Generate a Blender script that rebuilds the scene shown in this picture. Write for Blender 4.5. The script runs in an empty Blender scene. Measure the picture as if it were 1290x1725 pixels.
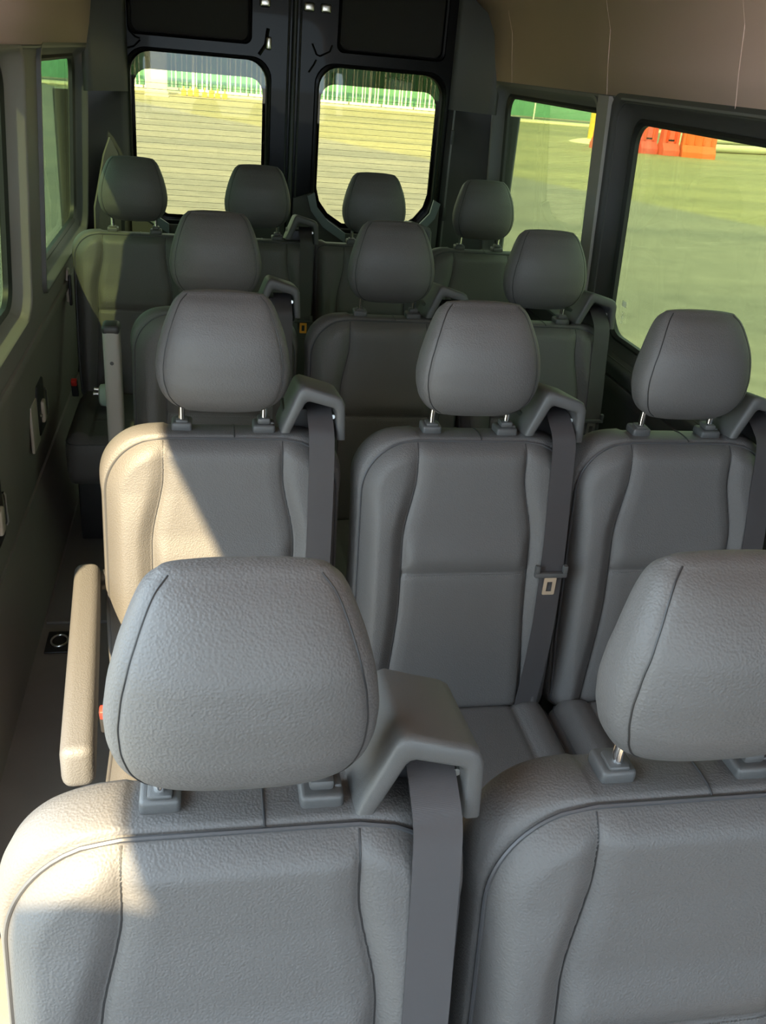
import bpy, bmesh, math, random
from math import sin, cos, pi, radians, sqrt
from mathutils import Vector, Matrix
random.seed(4)
S = bpy.context.scene
COL = S.collection
# ------------------------------------------------------------ camera, light, exposure
CZ = 1.64
cd = bpy.data.cameras.new('camera'); cam = bpy.data.objects.new('camera', cd); COL.objects.link(cam)
F = Vector((0.19190983, 0.877028, -0.4404458)); R = Vector((0.98140157, -0.17362006, 0.08189645)); U = R.cross(F).normalized()
F = U.cross(R).normalized()
mt = Matrix((R, U, -F)).transposed().to_4x4(); mt.translation = Vector((0, 0, CZ))
cam.matrix_world = mt
cd.sensor_fit = 'HORIZONTAL'; cd.sensor_width = 36; cd.lens = 1543.55 / 1290 * 36
cd.clip_start = .02; cd.clip_end = 500
S.camera = cam
w = bpy.data.worlds.new('world'); S.world = w; w.use_nodes = True
bg = w.node_tree.nodes['Background']
bg.inputs[0].default_value = (.70, .87, 1.0, 1); bg.inputs[1].default_value = 4.6
sd = bpy.data.lights.new('sun', 'SUN'); so = bpy.data.objects.new('sun', sd); COL.objects.link(so)
sd.energy = 15; sd.color = (1, .79, .46); sd.angle = radians(.9)
so.rotation_euler = Vector((1, 2, -2.1)).to_track_quat('-Z', 'Y').to_euler(); so.location = (-10, -20, 20)
S.view_settings.view_transform = 'Standard'; S.view_settings.look = 'None'
S.view_settings.gamma = 1; S.view_settings.exposure = 1.05

# ------------------------------------------------------------ materials
def mat(name, col, rough=.5, metal=0, bump=0, scale=300, spec=.5, var=0, vscale=3, col2=None, kind='noise', coat=0, dist=.002):
    m = bpy.data.materials.new(name); m.use_nodes = True
    n = m.node_tree.nodes; l = m.node_tree.links; b = n['Principled BSDF']
    b.inputs['Base Color'].default_value = (*col, 1); b.inputs['Roughness'].default_value = rough
    b.inputs['Metallic'].default_value = metal; b.inputs['Specular IOR Level'].default_value = spec
    b.inputs['Coat Weight'].default_value = coat
    tc = n.new('ShaderNodeTexCoord')
    if bump:
        if kind == 'voronoi':
            t = n.new('ShaderNodeTexVoronoi'); t.feature = 'SMOOTH_F1'; t.inputs['Scale'].default_value = scale; o = t.outputs['Distance']
        elif kind == 'wave':
            t = n.new('ShaderNodeTexWave'); t.bands_direction = 'Z'; t.inputs['Scale'].default_value = scale; t.inputs['Distortion'].default_value = .3; o = t.outputs['Fac']
        else:
            t = n.new('ShaderNodeTexNoise'); t.inputs['Scale'].default_value = scale; t.inputs['Detail'].default_value = 3; o = t.outputs['Fac']
        bp = n.new('ShaderNodeBump'); bp.inputs['Strength'].default_value = bump; bp.inputs['Distance'].default_value = dist
        l.new(tc.outputs['Object'], t.inputs['Vector']); l.new(o, bp.inputs['Height']); l.new(bp.outputs[0], b.inputs['Normal'])
    if var:
        t = n.new('ShaderNodeTexNoise'); t.inputs['Scale'].default_value = vscale; t.inputs['Detail'].default_value = 4
        r = n.new('ShaderNodeMixRGB'); c2 = col2 or tuple(min(1, c * (1 + var)) for c in col)
        r.inputs[1].default_value = (*col, 1); r.inputs[2].default_value = (*c2, 1)
        l.new(tc.outputs['Object'], t.inputs['Vector']); l.new(t.outputs['Fac'], r.inputs[0]); l.new(r.outputs[0], b.inputs['Base Color'])
    return m
def glass_mat(name, tint, gloss=.06):
    m = bpy.data.materials.new(name); m.use_nodes = True
    n = m.node_tree.nodes; l = m.node_tree.links; n.remove(n['Principled BSDF'])
    t = n.new('ShaderNodeBsdfTransparent'); t.inputs[0].default_value = (*tint, 1)
    g = n.new('ShaderNodeBsdfGlossy'); g.inputs['Roughness'].default_value = .02
    fr = n.new('ShaderNodeLayerWeight'); fr.inputs[0].default_value = .5
    pw = n.new('ShaderNodeMath'); pw.operation = 'POWER'; pw.inputs[1].default_value = 4
    ma = n.new('ShaderNodeMath'); ma.operation = 'MULTIPLY_ADD'; ma.inputs[1].default_value = .5; ma.inputs[2].default_value = .03
    l.new(fr.outputs['Facing'], pw.inputs[0]); l.new(pw.outputs[0], ma.inputs[0])
    x = n.new('ShaderNodeMixShader'); l.new(ma.outputs[0], x.inputs[0])
    l.new(t.outputs[0], x.inputs[1]); l.new(g.outputs[0], x.inputs[2]); l.new(x.outputs[0], n['Material Output'].inputs[0])
    return m
M = {}
M['leather'] = mat('leather', (.080, .077, .076), .55, bump=.5, scale=420, kind='voronoi', dist=.0012, spec=.42)
M['piping'] = mat('piping', (.05, .051, .055), .4)
M['plastic'] = mat('grey_plastic', (.060, .060, .060), .5, bump=.15, scale=900)
M['black_plastic'] = mat('black_plastic', (.018, .018, .02), .5)
M['chrome'] = mat('chrome', (.8, .8, .8), .12, 1)
M['steel'] = mat('steel', (.75, .75, .73), .3, 1)
M['webbing'] = mat('webbing', (.040, .037, .039), .5, bump=.4, scale=700, kind='wave', dist=.0004)
M['red'] = mat('red_plastic', (.5, .03, .02), .4)
M['orange'] = mat('orange_plastic', (.8, .35, .05), .4)
M['mint'] = mat('mint_plastic', (.5, .66, .55), .5)
M['panel'] = mat('wall_panel', (.24, .225, .21), .65, bump=.12, scale=700)
M['panel_dark'] = mat('wall_panel_dark', (.045, .044, .044), .6, bump=.12, scale=700)
M['headliner'] = mat('headliner', (.68, .50, .46), .85, bump=.2, scale=500)
M['trim_grey'] = mat('trim_grey', (.12, .12, .118), .55, bump=.1, scale=800)
M['rubber'] = mat('rubber', (.012, .012, .013), .5)
M['paint'] = mat('black_paint', (.003, .003, .0035), .3, coat=.04, spec=.12)
M['felt'] = mat('dark_panel', (.014, .013, .012), .8, bump=.2, scale=600)
M['door_trim'] = mat('blue_grey_trim', (.11, .13, .15), .5)
M['floor'] = mat('floor_vinyl', (.15, .135, .125), .5, bump=.2, scale=500, var=.35, vscale=9)
M['mat'] = mat('floor_mat', (.14, .13, .12), .6, bump=.2, scale=400)
M['beige'] = mat('beige_plate', (.45, .40, .34), .5)
M['glass_side'] = glass_mat('side_glass', (.35, .385, .28))
M['glass_left'] = glass_mat('left_glass', (.30, .36, .27))
M['glass_rear'] = glass_mat('rear_glass', (.46, .452, .345))
M['frit'] = glass_mat('glass_frit', (.05, .055, .05))
M['white'] = mat('white_paint', (.85, .85, .82), .5)
M['green'] = mat('green_mesh', (.10, .26, .17), .8, var=.6, vscale=.8)
M['yellow'] = mat('yellow_paint', (.85, .6, .05), .5)
M['curb'] = mat('pale_concrete', (.75, .68, .45), .8, var=.2, vscale=1)
M['pipe'] = mat('pale_pipe', (.7, .68, .5), .5)
for i, c in enumerate([(.80, .16, .10), (.85, .10, .04), (.75, .14, .12), (.85, .18, .05)]):
    M['barrier%d' % i] = mat('barrier_plastic_%d' % i, c, .5)
def asphalt():
    m = mat('asphalt', (.30, .30, .27), .85)
    n = m.node_tree.nodes; l = m.node_tree.links; b = n['Principled BSDF']
    tc = n.new('ShaderNodeTexCoord')
    mp = n.new('ShaderNodeMapping'); mp.inputs['Scale'].default_value = (.04, .55, 1); mp.inputs['Rotation'].default_value = (0, 0, .05)
    a = n.new('ShaderNodeTexNoise'); a.inputs['Scale'].default_value = 1; a.inputs['Detail'].default_value = 5
    r = n.new('ShaderNodeValToRGB'); r.color_ramp.elements[0].position = .35; r.color_ramp.elements[1].position = .68
    r.color_ramp.elements[0].color = (.19, .19, .165, 1); r.color_ramp.elements[1].color = (.27, .26, .21, 1)
    l.new(tc.outputs['Object'], mp.inputs[0]); l.new(mp.outputs[0], a.inputs['Vector']); l.new(a.outputs['Fac'], r.inputs[0])
    c = n.new('ShaderNodeTexNoise'); c.inputs['Scale'].default_value = 3; c.inputs['Detail'].default_value = 8
    l.new(tc.outputs['Object'], c.inputs['Vector'])
    x = n.new('ShaderNodeMixRGB'); x.blend_type = 'OVERLAY'; x.inputs[0].default_value = .35
    l.new(r.outputs[0], x.inputs[1]); l.new(c.outputs['Fac'], x.inputs[2]); 
    # lighter, yellower colour beyond a slanting, slightly wavy line
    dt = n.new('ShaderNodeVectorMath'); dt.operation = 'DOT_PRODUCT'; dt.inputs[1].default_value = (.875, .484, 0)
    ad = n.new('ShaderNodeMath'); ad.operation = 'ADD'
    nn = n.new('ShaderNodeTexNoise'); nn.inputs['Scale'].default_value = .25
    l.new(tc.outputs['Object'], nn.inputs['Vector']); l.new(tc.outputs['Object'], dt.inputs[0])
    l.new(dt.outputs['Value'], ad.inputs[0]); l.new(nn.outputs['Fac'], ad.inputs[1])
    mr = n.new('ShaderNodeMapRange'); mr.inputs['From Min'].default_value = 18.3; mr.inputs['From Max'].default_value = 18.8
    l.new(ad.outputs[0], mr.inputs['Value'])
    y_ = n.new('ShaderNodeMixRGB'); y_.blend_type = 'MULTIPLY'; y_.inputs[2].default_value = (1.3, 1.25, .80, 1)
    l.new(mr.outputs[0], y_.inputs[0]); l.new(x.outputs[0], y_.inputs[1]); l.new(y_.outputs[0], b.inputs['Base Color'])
    return m
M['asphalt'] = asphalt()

# ------------------------------------------------------------ helpers
def link(name, me, m, parent=None, smooth=40):
    o = bpy.data.objects.new(name, me); COL.objects.link(o)
    if m is not None and not me.materials: me.materials.append(M[m])
    if smooth:
        for p in me.polygons: p.use_smooth = True
        if smooth < 180: me.set_sharp_from_angle(angle=radians(smooth))
    if parent: o.parent = parent
    return o
def from_bm(name, bm, m, parent=None, smooth=40):
    bmesh.ops.recalc_face_normals(bm, faces=bm.faces)
    me = bpy.data.meshes.new(name); bm.to_mesh(me); bm.free()
    return link(name, me, m, parent, smooth)
def struct(o): o['kind'] = 'structure'; return o
def thing(name, label, cat, loc=(0, 0, 0), group=None, rz=0):
    o = bpy.data.objects.new(name, None); COL.objects.link(o); o.empty_display_size = .1
    o.location = loc; o.rotation_euler = (0, 0, rz); o['label'] = label; o['category'] = cat
    if group: o['group'] = group
    return o
def tag(o, label, cat, group=None):
    o['label'] = label; o['category'] = cat
    if group: o['group'] = group
    return o
def add_box(bm, x0, x1, y0, y1, z0, z1, bev=0, seg=2, mtx=None):
    r = bmesh.ops.create_cube(bm, size=1)
    vs = r['verts']
    for v in vs:
        v.co = Vector(((x0 + x1) / 2 + v.co.x * (x1 - x0), (y0 + y1) / 2 + v.co.y * (y1 - y0), (z0 + z1) / 2 + v.co.z * (z1 - z0)))
    es = list({e for v in vs for e in v.link_edges})
    if bev:
        g = bmesh.ops.bevel(bm, geom=es, offset=bev, segments=seg, affect='EDGES', profile=.5)
        vs = list({v for f in g['faces'] for v in f.verts} | {v for v in vs if v.is_valid})
    if mtx: bmesh.ops.transform(bm, matrix=mtx, verts=vs)
    return vs
def add_tube(bm, pts, rad, n=10, closed=False, caps=True):
    pts = [Vector(p) for p in pts]; rings = []
    N = len(pts); up = None
    for i, p in enumerate(pts):
        if closed: d = pts[(i + 1) % N] - pts[i - 1]
        else: d = pts[min(i + 1, N - 1)] - pts[max(i - 1, 0)]
        if d.length < 1e-9: d = Vector((0, 0, 1))
        d.normalize()
        if up is None:
            up = Vector((0, 0, 1)) if abs(d.z) < .9 else Vector((1, 0, 0))
        a = d.cross(up)
        if a.length < 1e-6: a = d.orthogonal()
        a.normalize(); b = a.cross(d).normalized(); up = b
        rr = rad[i] if isinstance(rad, (list, tuple)) else rad
        rings.append([bm.verts.new(p + a * rr * cos(2 * pi * k / n) + b * rr * sin(2 * pi * k / n)) for k in range(n)])
    for i in range(N if closed else N - 1):
        A, B = rings[i], rings[(i + 1) % N]
        for k in range(n): bm.faces.new((A[k], A[(k + 1) % n], B[(k + 1) % n], B[k]))
    if caps and not closed:
        bm.faces.new(rings[0]); bm.faces.new(rings[-1])
def rrect(a0, a1, b0, b1, r, n=8):
    """rounded rectangle, ccw; r is one radius or four (bottom-left, bottom-right, top-right, top-left)"""
    if not isinstance(r, (list, tuple)): r = (r,) * 4
    out = []
    for (ca, cb, s, rr) in ((a0, b0, pi, r[0]), (a1, b0, 1.5 * pi, r[1]), (a1, b1, 0, r[2]), (a0, b1, .5 * pi, r[3])):
        cx = ca + (rr if ca == a0 else -rr); cy = cb + (rr if cb == b0 else -rr)
        for k in range(n + 1):
            t = s + .5 * pi * k / n
            out.append((cx + rr * cos(t), cy + rr * sin(t)))
    return out
def chamfer_rr(a0, a1, b0, b1, rt, cx, cz, n=6):
    """window outline with rounded top corners and long chamfers at the bottom"""
    pts = [(a0 + cx, b0), (a1 - cx, b0)]
    pts += [(a1 - cx * .45, b0 + cz * .32), (a1 - cx * .12, b0 + cz * .72), (a1, b0 + cz * 1.15)]
    for k in range(n + 1): t = .5 * pi * k / n; pts.append((a1 - rt + rt * cos(t), b1 - rt + rt * sin(t)))
    for k in range(n + 1): t = .5 * pi + .5 * pi * k / n; pts.append((a0 + rt + rt * cos(t), b1 - rt + rt * sin(t)))
    pts += [(a0, b0 + cz * 1.15), (a0 + cx * .12, b0 + cz * .72), (a0 + cx * .45, b0 + cz * .32)]
    return pts
def holed(name, outer, holes, depth, fmap, m, parent=None, cuts=(), smooth=30):
    """flat sheet with holes, extruded by depth, then placed by fmap(a,b,c)"""
    bm = bmesh.new()
    for loop in [outer] + list(holes):
        vs = [bm.verts.new((a, b, 0)) for a, b in loop]
        for i in range(len(vs)): bm.edges.new((vs[i], vs[(i + 1) % len(vs)]))
    bmesh.ops.triangle_fill(bm, edges=bm.edges[:], use_beauty=True)
    for c in cuts:
        bmesh.ops.bisect_plane(bm, geom=bm.verts[:] + bm.edges[:] + bm.faces[:], plane_co=(0, c, 0), plane_no=(0, 1, 0))
    if depth:
        r = bmesh.ops.extrude_face_region(bm, geom=bm.faces[:])
        for v in r['geom']:
            if isinstance(v, bmesh.types.BMVert): v.co.z += depth
    for v in bm.verts: v.co = Vector(fmap(*v.co))
    return from_bm(name, bm, m, parent, smooth)
def ring(name, outer, inner, prof, fmap, m, parent=None, smooth=40):
    """frame between two outlines of equal point count; prof = list of (t, depth)"""
    bm = bmesh.new(); rings = []
    for t, d in prof:
        rings.append([bm.verts.new(fmap(a + (c - a) * t, b + (e - b) * t, d)) for (a, b), (c, e) in zip(outer, inner)])
    n = len(outer)
    for i in range(len(rings) - 1):
        for k in range(n): bm.faces.new((rings[i][k], rings[i][(k + 1) % n], rings[i + 1][(k + 1) % n], rings[i + 1][k]))
    return from_bm(name, bm, m, parent, smooth)
def sheet(name, outline, d0, d1, fmap, m, parent=None):
    return holed(name, outline, [], d1 - d0, lambda a, b, c: fmap(a, b, c + d0), m, parent)

# ------------------------------------------------------------ shell of the van
YF, YR = -1.7, 4.12
def xl(z):   # inner face of the left wall
    return -.475 + max(0, z - .97) * .05 - max(0, .97 - z) * .10
def xr(z): return 1.262 - max(0, z - .97) * .05 + max(0, .97 - z) * .08
LM = lambda a, b, c: (xl(b) - c, a, b)      # a = y, b = z, c = outwards
RM = lambda a, b, c: (xr(b) + c, a, b)
T = .055
winL = [rrect(1.98, 2.61, .96, 1.555, .06), rrect(2.98, 4.05, .96, 1.56, .06)]
winR = [rrect(1.55, 2.785, .905, 1.54, (.09, .09, .06, .06)), rrect(3.03, 4.09, .905, 1.55, .06)]
big = lambda p, e: [(a + e * (1 if a > sum(q[0] for q in p) / len(p) else -1), b + e * .8 * (1 if b > sum(q[1] for q in p) / len(p) else -1)) for a, b in p]
# left wall behind the open side door
struct(holed('wall_left', [(1.12, .30), (YR, .30), (YR, 1.6), (1.12, 1.6)], [big(w_, .045) for w_ in winL], T, LM, 'panel', cuts=(.97,)))
struct(holed('wall_left_lower', [(1.12, -.05), (YR, -.05), (YR, .30), (1.12, .30)], [], T, lambda a, b, c: (xl(.3) + .008 + (.3 - b) * .16 - c, a, b), 'panel'))
struct(holed('wall_right', [(YF, -.05), (YR + .1, -.05), (YR + .1, 1.6), (YF, 1.6)], [big(w_, .06) for w_ in winR] + [rrect(-1.2, -.3, .95, 1.5, .08)], T, RM, 'panel_dark', cuts=(.97,)))
# left front door with window; unseen pillar edge shaped to trim the sun patch
struct(holed('wall_left_front', [(YF, -.05), (-.13, -.05), (-.13, 1.1), (-.1, 1.2), (-.1, 1.69), (-.17, 1.765), (-.31, 1.895), (-.34, 1.90), (YF, 1.90)], [rrect(-1.3, -.42, .95, 1.5, .08)], .03, lambda a, b, c: (-.5 - c, a, b), 'panel'))
# upper sides and roof: one lofted panel each
def upper(name, prof, y0, y1, m, t=.03):
    bm = bmesh.new(); n = len(prof)
    out = [(x, z + .04) for x, z in prof]
    A = [bm.verts.new((x, y0, z)) for x, z in prof]; B = [bm.verts.new((x, y1, z)) for x, z in prof]
    for i in range(n - 1): bm.faces.new((A[i], A[i + 1], B[i + 1], B[i]))
    o = from_bm(name, bm, m, smooth=60)
    md = o.modifiers.new('s', 'SOLIDIFY'); md.thickness = t; md.offset = 0
    return struct(o)
pr = [(xr(1.6) + .005, 1.598), (1.222, 1.68), (1.21, 1.78), (1.18, 1.86), (1.12, 1.92), (1.02, 1.955)]
upper('wall_right_upper', pr, YF, 4.33, 'headliner')
pl = [(xl(1.6) - .005, 1.598), (-.435, 1.68), (-.423, 1.78), (-.393, 1.86), (-.333, 1.92), (-.233, 1.955)]
upper('wall_left_upper', pl, 1.12, 4.33, 'headliner')
upper('wall_left_over_door', [(-.5, 1.90), (-.46, 1.93), (-.393, 1.945), (-.233, 1.955)], YF, 1.12, 'headliner')
upper('ceiling', [(-.24, 1.953), (.1, 1.975), (.7, 1.975), (1.03, 1.953)], YF, 4.33, 'headliner')
# seams of the right headliner panels
for i, y in enumerate((2.15, 2.92, 3.9)):
    bm = bmesh.new(); add_tube(bm, [(x - .014, y, z) for x, z in pr], .0022, 6)
    struct(from_bm('trim_%d' % (i + 1), bm, 'headliner'))
bm = bmesh.new(); add_tube(bm, [(xr(1.6) - .004, YF, 1.6), (xr(1.6) - .004, YR, 1.6)], .008, 8)
struct(from_bm('trim_4', bm, 'trim_grey'))
bm = bmesh.new(); add_tube(bm, [(xl(1.6) + .004, 1.12, 1.6), (xl(1.6) + .004, YR, 1.6)], .008, 8)
struct(from_bm('trim_5', bm, 'trim_grey'))
# floor
bm = bmesh.new(); add_box(bm, -.56, 1.36, YF, 4.4, -.06, 0); struct(from_bm('floor', bm, 'floor', smooth=0))
bm = bmesh.new(); add_box(bm, -.56, 1.36, YF, -1.6, 0, 1.0); struct(from_bm('wall_front', bm, 'panel_dark', smooth=0))
# side windows
def window(n, out, mp, trim, gm, deep, proud=.012, wide=.05):
    rim = big(out, wide)
    fr = ring('window_%d' % n, rim, out, [(-.25, .002), (-.2, -proud), (0.0, -proud), (.12, -proud * .6), (.3, deep * .35), (.85, deep * .7), (1, deep * .75), (1, deep)], mp, trim)
    struct(fr)
    g = ring('gasket', big(out, .012), big(out, -.010), [(0, deep * .62), (.5, deep * .55), (1, deep * .7), (1, deep * .95)], mp, 'rubber', fr)
    gl = sheet('pane', big(out, .01), deep * .9, deep * .9 + .004, mp, gm, fr)
    return fr
window(1, winL[0], LM, 'panel', 'glass_left', T)
window(2, winL[1], LM, 'trim_grey', 'glass_left', T)
window(3, winR[0], RM, 'panel_dark', 'glass_side', T, wide=.075)
window(4, winR[1], RM, 'trim_grey', 'glass_side', T)
# light pillar cover between the right windows
struct(holed('trim_6', [(2.87, .80), (2.955, .80), (2.955, 1.60), (2.87, 1.60)], [], .02, lambda a, b, c: (xr(b) - .004 - c, a, b), 'panel'))
# maker's mark on the corner of the pane: small barcode label and two round marks
bm = bmesh.new()
for k in range(9): add_box(bm, xr(.99) + .047, xr(.99) + .0475, 2.690 + k * .0035, 2.690 + k * .0035 + .0018, 1.005, 1.022)
for q in range(3):
    add_tube(bm, [(xr(.99) + .047, 2.70 + .006 * cos(t * pi / 6), .985 - q * .014 + .005 * sin(t * pi / 6)) for t in range(12)], .0006, 4, closed=True)
o = from_bm('glass_mark', bm, 'white'); o.parent = bpy.data.objects['window_3']
# lower rib under the left windows and the sloping line of the door panel
bm = bmesh.new(); add_box(bm, xl(.8) - .01, xl(.8) + .012, 1.12, YR, .80, .83, .004); struct(from_bm('trim_7', bm, 'panel'))
bm = bmesh.new(); add_box(bm, xr(.8) - .012, xr(.8) + .01, 1.12, YR, .76, .80, .004); struct(from_bm('trim_8', bm, 'panel_dark'))

# rear corners (pillars)
def corner(name, x0, y0, x1, y1, z0, z1, m):
    bm = bmesh.new()
    n = 8; A = []; B = []
    for k in range(n + 1):
        t = k / n; b = sin(t * pi) * .012
        x = x0 + (x1 - x0) * t; y = y0 + (y1 - y0) * t + b
        A.append(bm.verts.new((x, y, z0))); B.append(bm.verts.new((x, y, z1)))
    for k in range(n): bm.faces.new((A[k], A[k + 1], B[k + 1], B[k]))
    o = from_bm(name, bm, m, smooth=60); md = o.modifiers.new('s', 'SOLIDIFY'); md.thickness = .02; md.offset = 0
    return struct(o)
corner('wall_rear_left', -.56, 4.055, -.305, 4.296, 0, 1.44, 'panel_dark')
corner('wall_rear_left_upper', xl(1.6), 4.07, -.305, 4.296, 1.44, 1.97, 'trim_grey')
corner('wall_rear_right', 1.34, 4.11, 1.072, 4.296, 0, 1.47, 'panel_dark')
corner('wall_rear_right_upper', xr(1.6), 4.12, 1.072, 4.296, 1.47, 1.97, 'trim_grey')
bm = bmesh.new()
vs = [bm.verts.new(p) for p in ((-.345, 4.235, .80), (-.44, 4.10, .80), (-.435, 4.10, 1.0), (-.395, 4.165, 1.20), (-.372, 4.20, 1.265), (-.345, 4.235, 1.20))]
bm.faces.new(vs); o = struct(from_bm('trim_9', bm, 'trim_grey', smooth=0)); md = o.modifiers.new('s', 'SOLIDIFY'); md.thickness = .008
bm = bmesh.new(); add_tube(bm, [(-.325, 4.285, 0), (-.325, 4.285, 1.95)], .006, 8); add_tube(bm, [(-.305, 4.29, 0), (-.305, 4.29, 1.95)], .004, 8)
struct(from_bm('trim_10', bm, 'trim_grey'))
bm = bmesh.new(); add_tube(bm, [(1.095, 4.28, 0), (1.095, 4.28, 1.47)], .009, 8); struct(from_bm('trim_11', bm, 'trim_grey'))
# bits on the right seal strip
for k, z in enumerate((1.36, 1.03)):
    bm = bmesh.new(); add_box(bm, 1.083, 1.10, 4.262, 4.27, z - .03, z + .03, .003); struct(from_bm('trim_%d' % (12 + k), bm, 'black_plastic'))

# rear doors
DM = lambda a, b, c: (a, 4.30 + c, b)
def rear_door(n, x0, x1, hinge_left):
    cxm = (x0 + x1) / 2
    wo = chamfer_rr(x0 + .018, x1 - .098, .93, 1.60, .085, .13, .13) if hinge_left else chamfer_rr(x0 + .10, x1 - .04, .93, 1.60, .085, .13, .13)
    if hinge_left: up = rrect(x0 + .03, x1 - .18, 1.665, 1.915, .03)
    else: up = rrect(x0 + .185, x1 - .06, 1.665, 1.915, .03)
    d = struct(holed('door_%d' % n, [(x0, 0), (x1, 0), (x1, 1.96), (x0, 1.96)], [wo, up], .05, DM, 'paint'))
    # pressed frame around the window, stepping back to the glass
    inner = chamfer_rr(min(a for a, b in wo) + .018, max(a for a, b in wo) - .018, .952, 1.53, .06, .125, .13)
    ring('window_frame', big(wo, .006), big(wo, -.004), [(-1, .001), (-.6, -.010), (.3, -.012), (1, -.006), (1, .045)], DM, 'paint', d)
    ring('window_gasket', big(wo, -.003), inner, [(0, .030), (.3, .026), (.5, .030), (.5, .046)], DM, 'rubber', d) if False else None
    ring('glass_border', big(wo, .004), inner, [(0, .038), (1, .038)], DM, 'frit', d)
    so_ = [(a, b) for a, b in wo]
    ring('black_border', big(wo, .004), inner, [(.0, .045), (1, .045)], lambda a, b, c: DM(a, min(b, 1.50), c), 'rubber', d)
    sheet('pane', big(wo, .004), .0395, .0435, DM, 'glass_rear', d)
    # heating wires
    bm = bmesh.new(); k = 0; z = .985
    xa, xb = min(a for a, b in inner), max(a for a, b in inner)
    while z < 1.5:
        ins = max(0, (1.09 - z)) * .85
        add_box(bm, xa + ins, xb - ins, 4.337, 4.338, z, z + .0013); z += .0235
    from_bm('heating_wires', bm, 'panel', d, 0)
    # upper recessed panel with a rounded lip
    sheet('upper_panel', big(up, .004), .018, .026, DM, 'felt', d)
    ring('panel_lip', big(up, .014), big(up, -.004), [(0, .001), (.35, -.007), (.8, -.004), (1, .02)], DM, 'paint', d)
    # grey plastic covering below the window
    zc = .93
    L, Rr = (x0 + .018, x1 - .098) if hinge_left else (x0 + .10, x1 - .04)
    tr = [(x0 + .01, .2), (x1 - .01, .2), (x1 - .01, 1.06), (Rr + .012, 1.085), (Rr - .008, 1.02), (Rr - .06, .966), (Rr - .14, .918),
          (L + .14, .918), (L + .06, .966), (L + .008, 1.02), (L - .012, 1.085), (x0 + .01, 1.06)]
    sheet('lower_trim', tr, -.028, -.002, DM, 'panel_dark', d)
    for sgn, e in ((1, L), (-1, Rr)):
        st = [(e - sgn * .030, 1.075), (e + sgn * .002, 1.09), (e + sgn * .016, 1.03), (e + sgn * .065, .975), (e + sgn * .150, .922), (e + sgn * .150, .880), (e + sgn * .045, .945), (e - sgn * .010, 1.01)]
        sheet('corner_trim', st, -.045, -.028, DM, 'door_trim', d)
    # pressed ribs and hooks in the painted frame
    def rib(pts, r=.004):
        bm = bmesh.new(); add_tube(bm, [(a, 4.293, b) for a, b in pts], r, 6); from_bm('pressed_rib', bm, 'paint', d)
    if hinge_left:
        rib([(-.29, 1.67), (-.265, 1.645), (-.245, 1.64)]); rib([(-.30, 1.60), (-.27, 1.61), (-.245, 1.635)])
        rib([(.235, 1.62), (.262, 1.66), (.27, 1.72)], .008)
    else:
        rib([(.455, 1.68), (.475, 1.64), (.49, 1.635)]); rib([(.49, 1.635), (.53, 1.655), (.54, 1.68)]); rib([(.445, 1.57), (.465, 1.60), (.475, 1.62)])
    return d
rear_door(1, -.312, .372, True)
rear_door(2, .388, 1.078, False)
bm = bmesh.new(); add_tube(bm, [(.380, 4.285, 0), (.380, 4.285, 1.95)], .011, 10); add_tube(bm, [(.357, 4.297, 0), (.357, 4.297, 1.95)], .005, 8); add_tube(bm, [(.405, 4.297, 0), (.405, 4.297, 1.95)], .005, 8)
struct(from_bm('trim_14', bm, 'rubber'))
bm = bmesh.new(); add_box(bm, -.35, 1.12, 4.28, 4.36, 1.93, 2.02, .01); struct(from_bm('trim_15', bm, 'paint'))
# small steel brackets added as the white highlights on the door paint
for x in (.255, .435, .505):
    bm = bmesh.new(); add_box(bm, x - .022, x + .022, 4.275, 4.298, 1.795, 1.83, .009, 3)
    o = from_bm('door_latch', bm, 'steel'); o.parent = bpy.data.objects['door_1' if x < .38 else 'door_2']
bm = bmesh.new(); add_box(bm, .262, .285, 4.28, 4.30, 1.64, 1.69, .008, 3); o = from_bm('door_latch', bm, 'steel'); o.parent = bpy.data.objects['door_1']

# floor mat strip in the gangway and tie-down
bm = bmesh.new(); add_box(bm, -.478, -.05, 2.50, 3.5, .0, .012, .004)
tag(from_bm('floor_mat', bm, 'mat'), 'dark grey ribbed mat plate on the gangway floor', 'mat')
t = thing('floor_anchor', 'black oblong cargo anchor sunk in the gangway floor beside the lowered armrest', 'anchor', (-.425, 2.40, 0))
bm = bmesh.new(); add_box(bm, -.038, .038, -.055, .055, .001, .007, .003, 2); from_bm('plate', bm, 'black_plastic', t)
bm = bmesh.new(); add_tube(bm, [(.024 * cos(a * pi / 8), .03 * sin(a * pi / 8), .010) for a in range(16)], .003, 8, closed=True); from_bm('ring', bm, 'steel', t)

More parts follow.
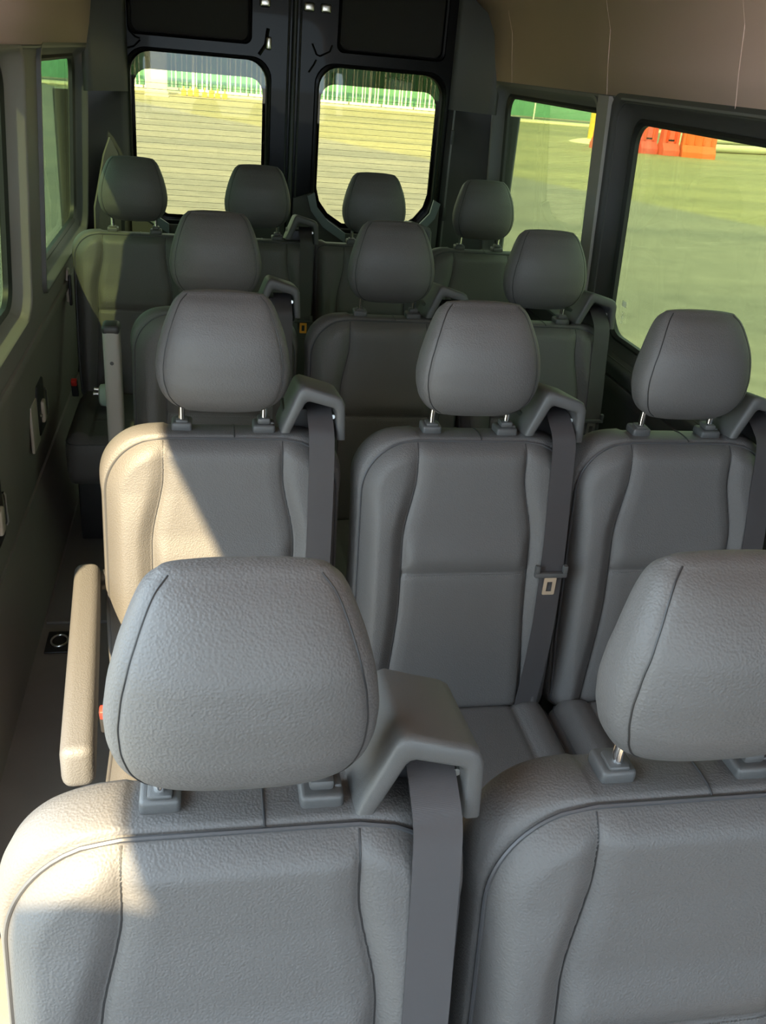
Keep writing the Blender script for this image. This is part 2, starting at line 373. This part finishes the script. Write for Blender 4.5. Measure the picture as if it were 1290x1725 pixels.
# ------------------------------------------------------------ seats
def padded(name, W, H, zfun, dispf, depth, m, parent, tf, ncol=120, nrow=130, rl=.11, rr=.11, bottom_r=.03, flank=None):
    """cushion with a shaped front face and a rolled flank; returns object and its front outline"""
    bm = bmesh.new()
    zs = []
    for j in range(nrow + 1):
        t = j / nrow
        # denser rows near top and bottom
        zs.append(H * (.5 - .5 * cos(pi * t)) * .35 + H * t * .65)
    def half(z, r):
        wv = W / 2
        zt = H - r
        if z > zt: wv = W / 2 - r + sqrt(max(0, r * r - (z - zt) ** 2))
        if z < bottom_r: wv = min(wv, W / 2 - bottom_r + sqrt(max(0, bottom_r ** 2 - (bottom_r - z) ** 2)))
        return wv
    grid = []
    for z in zs:
        a, b = -half(z, rl), half(z, rr)
        k = zfun(z)
        row = []
        for i in range(ncol + 1):
            x = (a + (b - a) * i / ncol) * k
            row.append([x, z])
        grid.append(row)
    bd = [(0, i) for i in range(ncol + 1)] + [(j, ncol) for j in range(1, nrow + 1)] + [(nrow, i) for i in range(ncol - 1, -1, -1)] + [(j, 0) for j in range(nrow - 1, 0, -1)]
    bp = [Vector((*grid[j][i], 0)) for j, i in bd]
    V = [[None] * (ncol + 1) for _ in range(nrow + 1)]
    for j in range(nrow + 1):
        for i in range(ncol + 1):
            x, z = grid[j][i]
            a, b = grid[j][0][0], grid[j][-1][0]
            # approximate distance to outline
            e = min(z, H - z, x - a, b - x)
            cxl, cxr = -W / 2 + rl, W / 2 - rr
            if z > H - rl and x < cxl: e = min(e, rl - sqrt((x - cxl) ** 2 + (z - H + rl) ** 2))
            if z > H - rr and x > cxr: e = min(e, rr - sqrt((x - cxr) ** 2 + (z - H + rr) ** 2))
            e = max(0, e)
            y = dispf(x, z)
            k = min(1, e / .035)
            y = y * (k * (2 - k)) + .014 * (1 - k) ** 2
            V[j][i] = bm.verts.new(tf(x, y, z))
    for j in range(nrow):
        for i in range(ncol):
            bm.faces.new((V[j][i], V[j][i + 1], V[j + 1][i + 1], V[j + 1][i]))
    N = len(bd)
    nor = []
    for k in range(N):
        d = bp[(k + 2) % N] - bp[k - 2]
        n_ = Vector((d.y, -d.x, 0))
        nor.append(n_.normalized() if n_.length > 0 else Vector((0, 0, 0)))
    for _ in range(4):
        nor = [(nor[k - 1] + nor[k] * 2 + nor[(k + 1) % N]).normalized() for k in range(N)]
    prev = [V[j][i] for j, i in bd]
    front = [tf(p.x, .012, p.y) for p in bp]
    fl = flank or [(-.001, .018), (.002, .017), (.006, .024), (.009, .040), (.0105, .060), (.009, .082), (.006, depth - .008), (-.006, depth), (-.03, depth + .004)]
    for off, dy in fl:
        cur = []
        for k in range(N):
            q = bp[k] + nor[k] * (off * (1 + (1.3 * abs(2 * nor[k].x * nor[k].y) if nor[k].y > 0 and off > 0 and flank is None else 0)))
            if q.y < 0 and off > 0 and flank is None: q.y = max(q.y, -.012)
            cur.append(bm.verts.new(tf(q.x, dy, q.y)))
        for k in range(N): bm.faces.new((prev[k], prev[(k + 1) % N], cur[(k + 1) % N], cur[k]))
        prev = cur
    bm.faces.new(prev)
    o = from_bm(name, bm, m, parent, 180)
    return o, front
def gs(d, s): return math.exp(-(d / s) ** 2)
def sm(a, b, t):
    t = max(0, min(1, (t - a) / (b - a))); return t * t * (3 - 2 * t)
LEAN = radians(7.5)
ZB, YB, HB = .405, -.128, .610      # backrest foot in seat space
def tb(x, y, z): # backrest local -> seat local
    return (x, YB + z * sin(LEAN) + y * cos(LEAN), ZB + z * cos(LEAN) - y * sin(LEAN))
def seam_x(z):
    return .108 + .022 * sm(.54, .40, z) + .018 * sm(.30, .0, z)
def back_disp(x, z):
    y = -.010 - .012 * sin(pi * min(1, z / .5))           # lumbar swell
    sx = seam_x(z)
    ax = abs(x)
    # side bolsters stand proud, centre panel sits back
    b = sm(0, .03, ax - sx) * (1 - sm(.035, .09, ax - sx) * .75)
    y -= .011 * b * (1 - .75 * sm(.44, .58, z))
    d = ax - sx
    y += .004 * gs(d, .004) + .0025 * gs(d - .004, .010)
    if ax < sx:
        k = sx - ax
        y += .0065 * gs(z - .335, .004)
        y -= .007 * sm(.0, .03, z - .337) * sm(.09, .03, z - .337) * sm(0, .02, k)   # upper panel rolls over the cross seam
        y -= .004 * sm(0, .03, k)
    return y
def cush_disp(x, z):
    ax = abs(x); y = -.012
    y -= .010 * sm(0, .03, ax - .13) * (1 - sm(.04, .10, ax - .13))
    y += .006 * gs(ax - .13, .004)
    if ax < .13: y += .005 * gs(z - .30, .004)
    return y
def seat_mesh_parts(w_back=.426, rl=.105, rr=.105, lower=False):
    """unlinked masters; returns dict of objects parented to a master empty"""
    root = bpy.data.objects.new('van_seat', None); COL.objects.link(root); root.empty_display_size = .1
    narrow = lambda z: 1 - .03 * sm(.2, .0, z)
    bk, fr = padded('backrest', w_back, HB - .012, narrow, back_disp, .10, 'leather', root, tb, rl=rl, rr=rr)
    bm = bmesh.new(); add_tube(bm, fr[::2], .0024, 6, closed=True); p = from_bm('piping', bm, 'piping', bk)
    for s_ in (-1, 1):
        bm = bmesh.new(); pp = []
        for q in range(60):
            z = .004 + (HB - .020) * q / 59; x = s_ * seam_x(z); e = min(z, HB - .012 - z); k = min(1, e / .035)
            pp.append(tb(x, back_disp(x, z) * (k * (2 - k)) + .014 * (1 - k) ** 2 - .0002, z))
        add_tube(bm, pp, .0013, 6); from_bm('panel_seam', bm, 'rubber', bk)
    bm = bmesh.new(); pp = []
    for q in range(30):
        x = -.118 + .236 * q / 29; pp.append(tb(x, back_disp(x, .335) - .0002, .335))
    add_tube(bm, pp, .0012, 6); from_bm('cross_seam', bm, 'rubber', bk)
    # seam across the top band
    bm = bmesh.new(); add_tube(bm, [tb(0.02, dy, HB - .012 + off) for off, dy in ((.001, .016), (.003, .0175), (.0068, .026), (.0098, .042), (.0113, .060), (.0098, .080))], .0013, 6)
    from_bm('top_seam', bm, 'black_plastic', bk)
    # stitched cross seam
    bm = bmesh.new()
    n = 46
    for k in range(n):
        x = -.118 + .236 * k / n
        y0 = back_disp(x, .331) - .0006
        add_box(bm, x, x + .003, -.0006, .0006, -.0006, .0006, mtx=Matrix.Translation(Vector(tb(x * 0, y0, .331))))
    from_bm('stitching', bm, 'trim_grey', bk, 0)
    tc = lambda x, y, z: (x, -.585 + z * 1.0, .435 + .02 * sm(.10, .45, z) * -1 + .0 - y)
    cu, fr2 = padded('seat_cushion', .420 if not lower else w_back, .47, lambda z: 1, lambda x, z: cush_disp(x, z), .13 if not lower else .15, 'leather', root, lambda x, y, z: (x, -.12 - z, .425 - y), ncol=70, nrow=70, rl=.07 if not lower else .04, rr=.07 if not lower else .03,
                     flank=[(0, .018), (.003, .020), (.008, .03), (.010, .06), (.008, .10), (0, .13), (-.03, .14)] if not lower else [(0, .018), (.002, .022), (.004, .05), (.002, .12), (-.004, .155), (-.03, .16)])
    bm = bmesh.new(); add_tube(bm, fr2[::2], .002, 6, closed=True); from_bm('piping', bm, 'piping', cu)
    return root, bk, cu
SEAMS = []
def headrest_mesh():
    SEAMS.clear()
    bm = bmesh.new()
    Hh = .207; NR, NA = 70, 144
    tw = [(0, .070), (.03, .086), (.08, .099), (.16, .110), (.28, .1175), (.40, .119), (.55, .1145), (.7, .106), (.82, .0965), (.91, .088), (.965, .080), (1, .068)]
    td = [(0, .020), (.04, .034), (.12, .045), (.25, .052), (.45, .055), (.65, .053), (.8, .048), (.9, .041), (.96, .031), (1, .014)]
    def ev(tab, v):
        for (a, b), (c, d) in zip(tab, tab[1:]):
            if v <= c: return b + (d - b) * (v - a) / (c - a)
        return tab[-1][1]
    def sme(tab, v): return sum(ev(tab, max(0, min(1, v + o))) for o in (-.025, -.012, 0, .012, .025)) / 5
    rings = []; n = 2.7
    for j in range(NR + 1):
        t = j / NR; v = .5 - .5 * cos(pi * t); v = .55 * v + .45 * t
        w_, d_ = sme(tw, v), sme(td, v)
        yo = .014 * sm(.6, 1, v) + .006 * sm(.25, 0, v)
        r = []
        for i in range(NA):
            a = 2 * pi * i / NA
            c, s_ = cos(a), sin(a)
            x = w_ * abs(c) ** (2 / n) * (1 if c >= 0 else -1)
            y = d_ * abs(s_) ** (2 / n) * (1 if s_ >= 0 else -1)
            if y < 0: y -= .006 * (1 - (x / .12) ** 2) * sin(pi * v)
            rr = abs(x) / w_
            if y < 0:
                g = gs((rr - .88) * w_, .0032)
                x *= 1 - .008 * g; y *= 1 - .03 * g
            r.append(bm.verts.new((x, y + yo, v * Hh - Hh / 2)))
        rings.append(r)
    for sg in (-1, 1):
        pth = []
        for r_ in rings[2:-1]:
            w_ = max(v.co.x for v in r_); c_ = [v.co for v in r_ if v.co.y < r_[0].co.y and v.co.x * sg > 0]
            tgt = .875 * w_
            lo = max((c for c in c_ if c.x * sg <= tgt), key=lambda c: c.x * sg); hi = min((c for c in c_ if c.x * sg >= tgt), key=lambda c: c.x * sg)
            k_ = (tgt - lo.x * sg) / max(1e-6, (hi.x - lo.x) * sg); pth.append(lo.lerp(hi, k_) + Vector((0, -.0001, 0)))
        SEAMS.append(pth)
    for j in range(NR):
        for i in range(NA):
            bm.faces.new((rings[j][i], rings[j][(i + 1) % NA], rings[j + 1][(i + 1) % NA], rings[j + 1][i]))
    # rounded caps
    for r, sg in ((rings[0], -1), (rings[-1], 1)):
        cx = sum((v.co for v in r), Vector()) / NA; prev = r
        for f, h in ((.8, .0022), (.5, .004), (.2, .0046)):
            cur = [bm.verts.new(cx + (v.co - cx) * f + Vector((0, 0, sg * h))) for v in r]
            for i in range(NA): bm.faces.new((prev[i], prev[(i + 1) % NA], cur[(i + 1) % NA], cur[i]))
            prev = cur
        bm.faces.new(prev)
    return bm
HRZ = 1.151
def extras(root, bk, belt=True):
    hr = from_bm('headrest', headrest_mesh(), 'leather', root, 180); hr.location = (0, -.016, HRZ); hr.rotation_euler = (radians(-3), 0, 0)
    for pth in SEAMS:
        bm = bmesh.new(); add_tube(bm, pth, .0011, 6); from_bm('seam', bm, 'rubber', hr)
    for s in (-1, 1):
        bm = bmesh.new(); add_tube(bm, [(s * .075, .020, -.155), (s * .075, .022, -.12), (s * .075, .018, -.09)], .0062, 14)
        from_bm('post', bm, 'chrome', hr)
        bm = bmesh.new()
        if s < 0: add_box(bm, s * .075 - .019, s * .075 + .019, -.014, .026, .998, 1.016, .005, 3)
        else: add_box(bm, s * .075 - .021, s * .075 + .021, -.020, .022, .998, 1.015, .005, 3)
        c = from_bm('post_collar', bm, 'plastic', root)
        bm = bmesh.new(); add_box(bm, s * .075 - .012, s * .075 + .012, -.012, .016, 1.014, 1.021 if s < 0 else 1.026, .004, 2)
        if s > 0:
            add_box(bm, s * .075 + .012, s * .075 + .020, -.008, .010, 1.010, 1.018, .003, 2)
        from_bm('collar_button', bm, 'plastic', c)
    # buckle stalk
    bu = bmesh.new(); add_box(bu, -.012, .012, -.03, -.012, 0, .07, .004); b_ = from_bm('buckle', bu, 'black_plastic', root)
    b_.location = (-.222, -.13, .435); b_.rotation_euler = (radians(18), 0, 0)
    bu = bmesh.new(); add_box(bu, -.010, .010, -.0325, -.014, .050, .0745, .003); from_bm('release_button', bu, 'red', b_)
    if belt: belt_set(root)
def belt_set(root, tongue_z=.70):
    # belt guide on the shoulder of the backrest
    out = [(.1035, .998), (.107, 1.010), (.134, 1.078), (.139, 1.084), (.146, 1.087), (.206, 1.070), (.216, 1.064), (.222, 1.052), (.226, .985), (.208, .985), (.2055, 1.036), (.2035, 1.043), (.198, 1.047), (.156, 1.058), (.151, 1.057), (.147, 1.053), (.124, 1.002), (.1225, .998)]
    inn = None
    bm = bmesh.new()
    y0, y1 = -.042, .085
    def layer(y, sh, dz=0):
        cx, cz = .165, 1.03; k = len(out)
        return [bm.verts.new((a + (cx - a) * sh, y, b + dz + (cz - b) * sh * .5)) for a, b in out]
    # front bevelled bar
    L0 = layer(y0 + .009, .0); Lm = [bm.verts.new((out[i][0] * .95 + .05 * out[len(out) - 1 - i][0], y0 + .0025, out[i][1] * .95 + .05 * out[len(out) - 1 - i][1])) for i in range(len(out))]; Lf = [bm.verts.new((a, y0, b)) for a, b in [(
        out[i][0] * .80 + .20 * (out[len(out) - 1 - i][0]), out[i][1] * .80 + .20 * (out[len(out) - 1 - i][1])) for i in range(len(out))]]
    L1 = layer(y1, .0, -.016)
    n = len(out)
    for A, B in ((Lf, Lm), (Lm, L0), (L0, L1)):
        for i in range(n): bm.faces.new((A[i], A[(i + 1) % n], B[(i + 1) % n], B[i]))
    h = n // 2
    for i in range(h - 1): bm.faces.new((Lf[i], Lf[i + 1], Lf[n - 2 - i], Lf[n - 1 - i]))
    for i in range(h - 1): bm.faces.new((L1[i], L1[n - 1 - i], L1[n - 2 - i], L1[i + 1]))
    for v in bm.verts: v.co.z += .012
    g = from_bm('belt_guide', bm, 'plastic', root, 62)
    bm = bmesh.new(); add_box(bm, .112, .216, .02, .085, .97, 1.035, .004); from_bm('guide_housing', bm, 'black_plastic', g)
    bm = bmesh.new(); add_tube(bm, [(.203, -.02, 1.035), (.203, .015, 1.03)], .004, 8); from_bm('guide_screw', bm, 'steel', g)
    # belt
    pts = [(.178, .03, 1.046), (.178, -.005, 1.042), (.178, -.035, 1.028), (.1785, -.060, 1.006)]
    for z, xx in ((.56, .179), (.50, .179), (.40, .177), (.30, .174), (.20, .170), (.10, .164), (.02, .160)):
        x, y, zz = tb(xx, back_disp(xx, z) - .005, z); pts.append((x, y, zz))
    pts.append((.158, -.155, .415))
    bm = bmesh.new(); wd = .0235; th = .0012; rings = []
    fine = []
    for k in range(len(pts) - 1):
        a = Vector(pts[max(k - 1, 0)]); b = Vector(pts[k]); c = Vector(pts[k + 1]); d = Vector(pts[min(k + 2, len(pts) - 1)])
        for q in range(5):
            t = q / 5
            fine.append(.5 * ((2 * b) + (-a + c) * t + (2 * a - 5 * b + 4 * c - d) * t * t + (-a + 3 * b - 3 * c + d) * t ** 3))
    fine.append(Vector(pts[-1]))
    for k, p in enumerate(fine):
        d = (fine[min(k + 1, len(fine) - 1)] - fine[max(k - 1, 0)]).normalized(); nn = Vector((1, 0, 0)).cross(d).normalized()
        s_ = Vector((1, 0, 0))
        rings.append([bm.verts.new(p + s_ * sx * wd + nn * sy * th) for sx, sy in ((-1, -1), (1, -1), (1, 1), (-1, 1))])
    for A, B in zip(rings, rings[1:]):
        for i in range(4): bm.faces.new((A[i], A[(i + 1) % 4], B[(i + 1) % 4], B[i]))
    bm.faces.new(rings[0]); bm.faces.new(rings[-1])
    be = from_bm('seat_belt', bm, 'webbing', root, 35)
    return be
def add_tongue(be, zl, m='steel'):
    x, y, z = tb(.172, back_disp(.172, zl) - .012, zl)
    bm = bmesh.new()
    add_box(bm, x - .034, x + .034, y - .006, y + .006, z - .013, z - .002, .003, 2)
    add_box(bm, x - .034, x - .024, y - .006, y + .006, z - .004, z + .014, .003, 2)
    add_box(bm, x + .024, x + .034, y - .006, y + .006, z - .004, z + .014, .003, 2)
    t = from_bm('belt_tongue', bm, 'plastic', be)
    o1 = rrect(x - .013, x + .013, z - .052, z - .012, .003, 3); i1 = rrect(x - .0055, x + .0055, z - .044, z - .022, .001, 3)
    holed('latch_plate', o1, [i1], .002, lambda a, b, c: (a, y - .004 + c, b), m, t)
def tree_copy(o, parent=None):
    c = o.copy(); COL.objects.link(c); c.parent = parent
    for ch in list(o.children): tree_copy(ch, c)
    return c
def kids(o, name):
    return [c for c in o.children if c.name.split('.')[0] == name]
def base(root):
    for s in (-1, 1):
        bm = bmesh.new(); add_box(bm, s * .17 - .015, s * .17 + .015, -.52, -.10, .0, .29, .008)
        from_bm('leg', bm, 'black_plastic', root)
    bm = bmesh.new(); add_box(bm, -.155, .155, -.50, -.46, .22, .26, .006); from_bm('crossbar', bm, 'black_plastic', root)
    bm = bmesh.new(); add_box(bm, -.155, .155, -.18, -.14, .22, .26, .006); from_bm('crossbar', bm, 'black_plastic', root)
    bm = bmesh.new(); add_box(bm, -.18, .18, -.16, .0, .28, .40, .02); from_bm('rear_bracket', bm, 'black_plastic', root)
def armrest(root, down=True):
    bm = bmesh.new()
    if down:
        # padded bar, long axis forwards
        add_box(bm, -.024, .024, -.56, .0, -.036, .036, .016, 4, Matrix.Translation((-.258, -.01, .690)) @ Matrix.Rotation(radians(4.5), 4, 'Z') @ Matrix.Rotation(radians(-1), 4, 'X'))
        a = from_bm('armrest', bm, 'leather', root, 60)
        bm = bmesh.new(); add_tube(bm, [(-.252, -.01, .685), (-.21, -.01, .685)], .02, 16); from_bm('armrest_pivot', bm, 'black_plastic', a)
    else:
        add_box(bm, -.021, .021, -.028, .028, .0, .345, .012, 4, Matrix.Translation((-.262, -.12, .64)) @ Matrix.Rotation(radians(2), 4, 'X'))
        a = from_bm('armrest', bm, 'panel', root, 60)
        a['label'] = 'raised armrest, grey with black end cap'
        bm = bmesh.new(); add_box(bm, -.022, .022, -.029, .029, .328, .352, .009, 3, Matrix.Translation((-.262, -.12, .64)) @ Matrix.Rotation(radians(2), 4, 'X')); from_bm('end_cap', bm, 'black_plastic', a)
        bm = bmesh.new(); add_tube(bm, [(-.262, -.1575, .893), (-.262, -.145, .893)], .005, 10); from_bm('bolt', bm, 'black_plastic', a)
    return a
proto, bk, cu = seat_mesh_parts()
extras(proto, bk); base(proto)
GRP = 'black leather van seats'
seats = {}
def put(key, x, y, label, dz=0, src=None):
    o = tree_copy(src or proto); o.location = (x, y, dz); o['label'] = label; o['category'] = 'seat'; o['group'] = GRP
    seats[key] = o; return o
Y1, Y2, Y3, Y4 = .667, 1.623, 2.495, 3.51
put('1L', .034, Y1, 'large black leather seat nearest the viewer at lower left, with sunlit left shoulder')
put('1M', .488, Y1, 'front row black leather seat at lower right, cut off by the right edge')
put('2L', .036, Y2, 'second row black leather seat with sun-bleached left half and lowered armrest at its left')
put('2M', .510, Y2, 'middle black leather seat of the second row, chrome belt tongue hanging on its right bolster')
put('2R', .948, Y2, 'black leather seat of the second row, rightmost, beside the large right window')
put('3L', .034, Y3, 'third row seat half hidden behind the sunlit seat, its armrest raised upright')
put('3M', .504, Y3, 'middle black leather seat of the third row, in front of the right rear door window')
put('3R', .945, Y3, 'third row seat by the right wall, belt tongue hanging below its shoulder')
# the rear bench seats are narrower and straight topped
rp, rb, rc = seat_mesh_parts(.415, .025, .025, lower=True); extras(rp, rb)
re_, rb2, rc2 = seat_mesh_parts(.415, .09, .02, lower=True); extras(re_, rb2, belt=False)
def skirt(root):
    bm = bmesh.new(); add_box(bm, -.19, .19, -.48, -.10, 0, .30, .01); from_bm('seat_base', bm, 'black_plastic', root)
skirt(rp); skirt(re_)
put('4a', -.240, Y4, 'rear row seat at far left, its cushion visible at the end of the gangway', src=re_, dz=.012)
put('4b', .197, Y4, 'rear row seat before the seam between the rear doors, second from the left', src=rp, dz=.012)
put('4c', .626, Y4, 'rear row seat with headrest against the right rear door window, third from the left', src=rp, dz=.012)
put('4d', 1.048, Y4, 'rear row seat at far right beside the right rear side window', src=re_, dz=.012)
for k in ('4d',):
    pass
for o in (proto, rp, re_):
    def rm(q):
        for c in list(q.children): rm(c)
        bpy.data.objects.remove(q)
    rm(o)
for q_ in ('2R', '1M'):
    for b_ in kids(seats[q_], 'buckle'):
        for c_ in list(b_.children): bpy.data.objects.remove(c_)
        bpy.data.objects.remove(b_)
armrest(seats['1L']); armrest(seats['2L']); armrest(seats['3L'], False)
for k, z in (('2M', .345), ('3R', .345), ('3M', .30), ('3L', .22), ('2R', .25)):
    add_tongue(kids(seats[k], 'seat_belt')[0], z)
add_tongue(kids(seats['4b'], 'seat_belt')[0], .33, 'orange')
# mint cap lying on the rear bench
t = thing('plastic_cap', 'pale mint plastic cap with metal pin on the rear bench behind the raised armrest', 'cap', (-.325, 3.20, .4555))
bm = bmesh.new(); add_tube(bm, [(-.035, 0, .046), (-.03, 0, .046), (.035, 0, .046)], [.030, .038, .046], 28); from_bm('cap_body', bm, 'mint', t)
bm = bmesh.new(); add_tube(bm, [(-.055, 0, .050), (-.034, 0, .050)], .007, 12); add_tube(bm, [(-.052, 0, .068), (-.034, 0, .066)], .006, 12); from_bm('pin', bm, 'steel', t)

# latch recesses on the left wall
def wall_latch(y, z, label):
    t = thing('wall_latch', label, 'latch', (xl(z) + .001, y, z), 'latches on the left side panel')
    bm = bmesh.new(); add_box(bm, .0, .010, -.095, .02, -.075, .075, .004); from_bm('plate', bm, 'beige', t)
    bm = bmesh.new(); add_box(bm, .0, .016, .0, .11, -.055, .11, .007, 3); from_bm('bezel', bm, 'black_plastic', t)
    bm = bmesh.new(); add_tube(bm, [(.020, .095, -.02), (.024, .10, -.012), (.024, .10, .065), (.020, .098, .072)], .004, 8); from_bm('bright_edge', bm, 'steel', t)
    bm = bmesh.new(); add_box(bm, .012, .026, .03, .07, -.02, .05, .006, 3); h = from_bm('handle', bm, 'beige', t)
    bm = bmesh.new(); add_tube(bm, [(.014, .012, .012), (.022, .012, .012)], .006, 10); from_bm('screw', bm, 'chrome', t)
    return t
wall_latch(2.83, .545, 'beige and chrome latch plate on the left side panel beside the third row')
wall_latch(2.13, .51, 'chrome-edged latch cut by the left edge of the picture, on the left side panel')
# belt anchor on the left wall behind
t = thing('belt_anchor', 'small metal belt anchor on the left wall beside the far left rear seat', 'anchor', (xl(.8) + .002, 3.52, .80))
bm = bmesh.new(); add_box(bm, 0, .012, -.02, .02, -.05, .07, .004); from_bm('anchor_plate', bm, 'beige', t)
bm = bmesh.new(); add_box(bm, .01, .02, -.028, .0, -.06, .05, .004); from_bm('anchor_cover', bm, 'black_plastic', t)

# ------------------------------------------------------------ outside
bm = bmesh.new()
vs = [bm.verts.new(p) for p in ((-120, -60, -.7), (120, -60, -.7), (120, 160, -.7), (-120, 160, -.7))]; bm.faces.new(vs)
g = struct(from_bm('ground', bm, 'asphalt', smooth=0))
bm = bmesh.new(); add_box(bm, -40, 32, 51.2, 53.6, -.7, -.62, .02); tag(from_bm('kerb', bm, 'curb'), 'long pale concrete kerb at the foot of the white fence', 'kerb')
t = thing('screen_fence', 'long green mesh screen standing behind the white picket fence', 'fence', (0, 54, -.7))
bm = bmesh.new(); add_box(bm, -40, 34, .0, .05, .2, 3.6); from_bm('mesh_screen', bm, 'green', t)
for k in range(16):
    bm = bmesh.new(); add_tube(bm, [(-38 + k * 4.7, -.05, 0), (-38 + k * 4.7, -.05, 3.7)], .05, 8); from_bm('fence_post', bm, 'white', t)
def panel(x0, wd, y, n, label):
    t = thing('fence_panel', label, 'fence', (x0, y, -.62), 'white picket fence panels')
    bm = bmesh.new()
    add_box(bm, 0, wd, -.03, .03, .05, .17); add_box(bm, 0, wd, -.03, .03, 2.1, 2.2); from_bm('rails', bm, 'white', t)
    bm = bmesh.new()
    for k in range(n):
        x = wd * (k + .5) / n + random.uniform(-.06, .06); r = random.uniform(.02, .045)
        add_box(bm, x - r, x + r, -.02, .02, .1, 2.15)
    from_bm('pickets', bm, 'white', t)
xs = -4.6; k = 0
while xs < 13:
    wd = 1.75
    panel(xs, wd - .08, 52.4, 7, 'white metal picket panel in front of the green screen, seen through the rear door windows'); xs += wd; k += 1
t = thing('white_board', 'tall plain white cabinet standing before the fence, seen through the left rear door window', 'cabinet', (-2.15, 50.5, -.7))
bm = bmesh.new(); add_box(bm, -.5, .5, -.35, .35, .12, 2.3, .03); from_bm('body', bm, 'white', t)
bm = bmesh.new(); add_box(bm, -.55, .55, -.4, .4, 0, .12, .02); from_bm('plinth', bm, 'pipe', t)
bm = bmesh.new(); add_box(bm, -.44, .44, -.365, -.345, .2, 2.2, .02); from_bm('door', bm, 'white', t)
bm = bmesh.new()
add_box(bm, -2.6, -1.5, 47.4, 48.6, -.7, -.64, .025); tag(from_bm('concrete_pad', bm, 'curb'), 'flat pale slab lying on the asphalt before the white cabinet', 'slab')
for k in range(7):
    x = -.9 + k * .33 + random.uniform(-.05, .05)
    bm = bmesh.new(); add_box(bm, x - .12, x + .12, 50.2, 50.7, -.7, -.45 + random.uniform(-.04, .08), .04); add_box(bm, x - .03, x + .03, 50.4, 50.5, -.5, -.28, .01)
    tag(from_bm('barrier_foot', bm, 'yellow'), 'small yellow barrier foot lying in the row before the fence', 'barrier foot', 'yellow barrier feet')
# red and orange water barriers
lab = ['salmon red plastic road barrier at the left end of the row', 'red plastic road barrier, second from the left of the row', 'pinkish red plastic road barrier in the middle of the row', 'red plastic road barrier, second from the right of the row', 'bright orange plastic road barrier at the right end of the row']
for k in range(5):
    t = thing('road_barrier', lab[k], 'road barrier', (15.0 + k * .80 + (.3 if k == 4 else 0), 35.6 - k * .22, -.7), 'red road barriers on the asphalt', rz=radians(8 if k < 4 else -8))
    wd = .72 if k < 4 else 1.3
    pr_ = [(-.30, 0), (-.30, .18), (-.14, .42), (-.09, 1.45), (.09, 1.45), (.14, .42), (.30, .18), (.30, 0)]
    bm = bmesh.new()
    A = [bm.verts.new((-wd / 2, y, z)) for y, z in pr_]; B = [bm.verts.new((wd / 2, y, z)) for y, z in pr_]
    n = len(pr_)
    for i in range(n): bm.faces.new((A[i], A[(i + 1) % n], B[(i + 1) % n], B[i]))
    bm.faces.new(A); bm.faces.new(B)
    from_bm('barrier_body', bm, 'barrier%d' % (k % 3 if k < 4 else 3), t, 30)
    for q in range(2 if k < 4 else 4):
        bm = bmesh.new(); x = -wd / 2 + wd * (q + .5) / (2 if k < 4 else 4)
        add_box(bm, x - .05, x + .05, -.17, .17, .45, 1.38, .02); from_bm('rib', bm, 'barrier%d' % ((k + 1) % 3 if k < 4 else 3), t)
    bm = bmesh.new(); add_box(bm, -.2, .2, -.145, .145, .50, .56, .01); from_bm('fork_slot', bm, 'rubber', t) if k < 4 else bm.free()
t = thing('bollard', 'yellow steel bollard on a round concrete foot, seen through the right rear window', 'bollard', (15.75, 38.6, -.7))
bm = bmesh.new(); add_tube(bm, [(0, 0, 0), (0, 0, 1.25), (0, 0, 1.32)], [.15, .15, .08], 16); from_bm('post', bm, 'yellow', t)
bm = bmesh.new(); add_tube(bm, [(0, 0, 0), (0, 0, .06), (0, 0, .16)], [.9, .75, .3], 20); from_bm('foot', bm, 'curb', t)
for k in range(9):
    row, i = (0, k) if k < 5 else (1, k - 5)
    bm = bmesh.new(); y = 38.2 + i * .55 + row * .27; z = -.7 + .17 + row * .3
    add_tube(bm, [(20.3 + .2 * sin(k), y, z), (27 + .3 * cos(k), y + 2.3, z), (31, y + 3.6, z)], .16, 12)
    tag(from_bm('pipe', bm, 'pipe'), 'pale long pipe lying in the stack to the right of the red road barriers', 'pipe', 'stacked pale pipes')
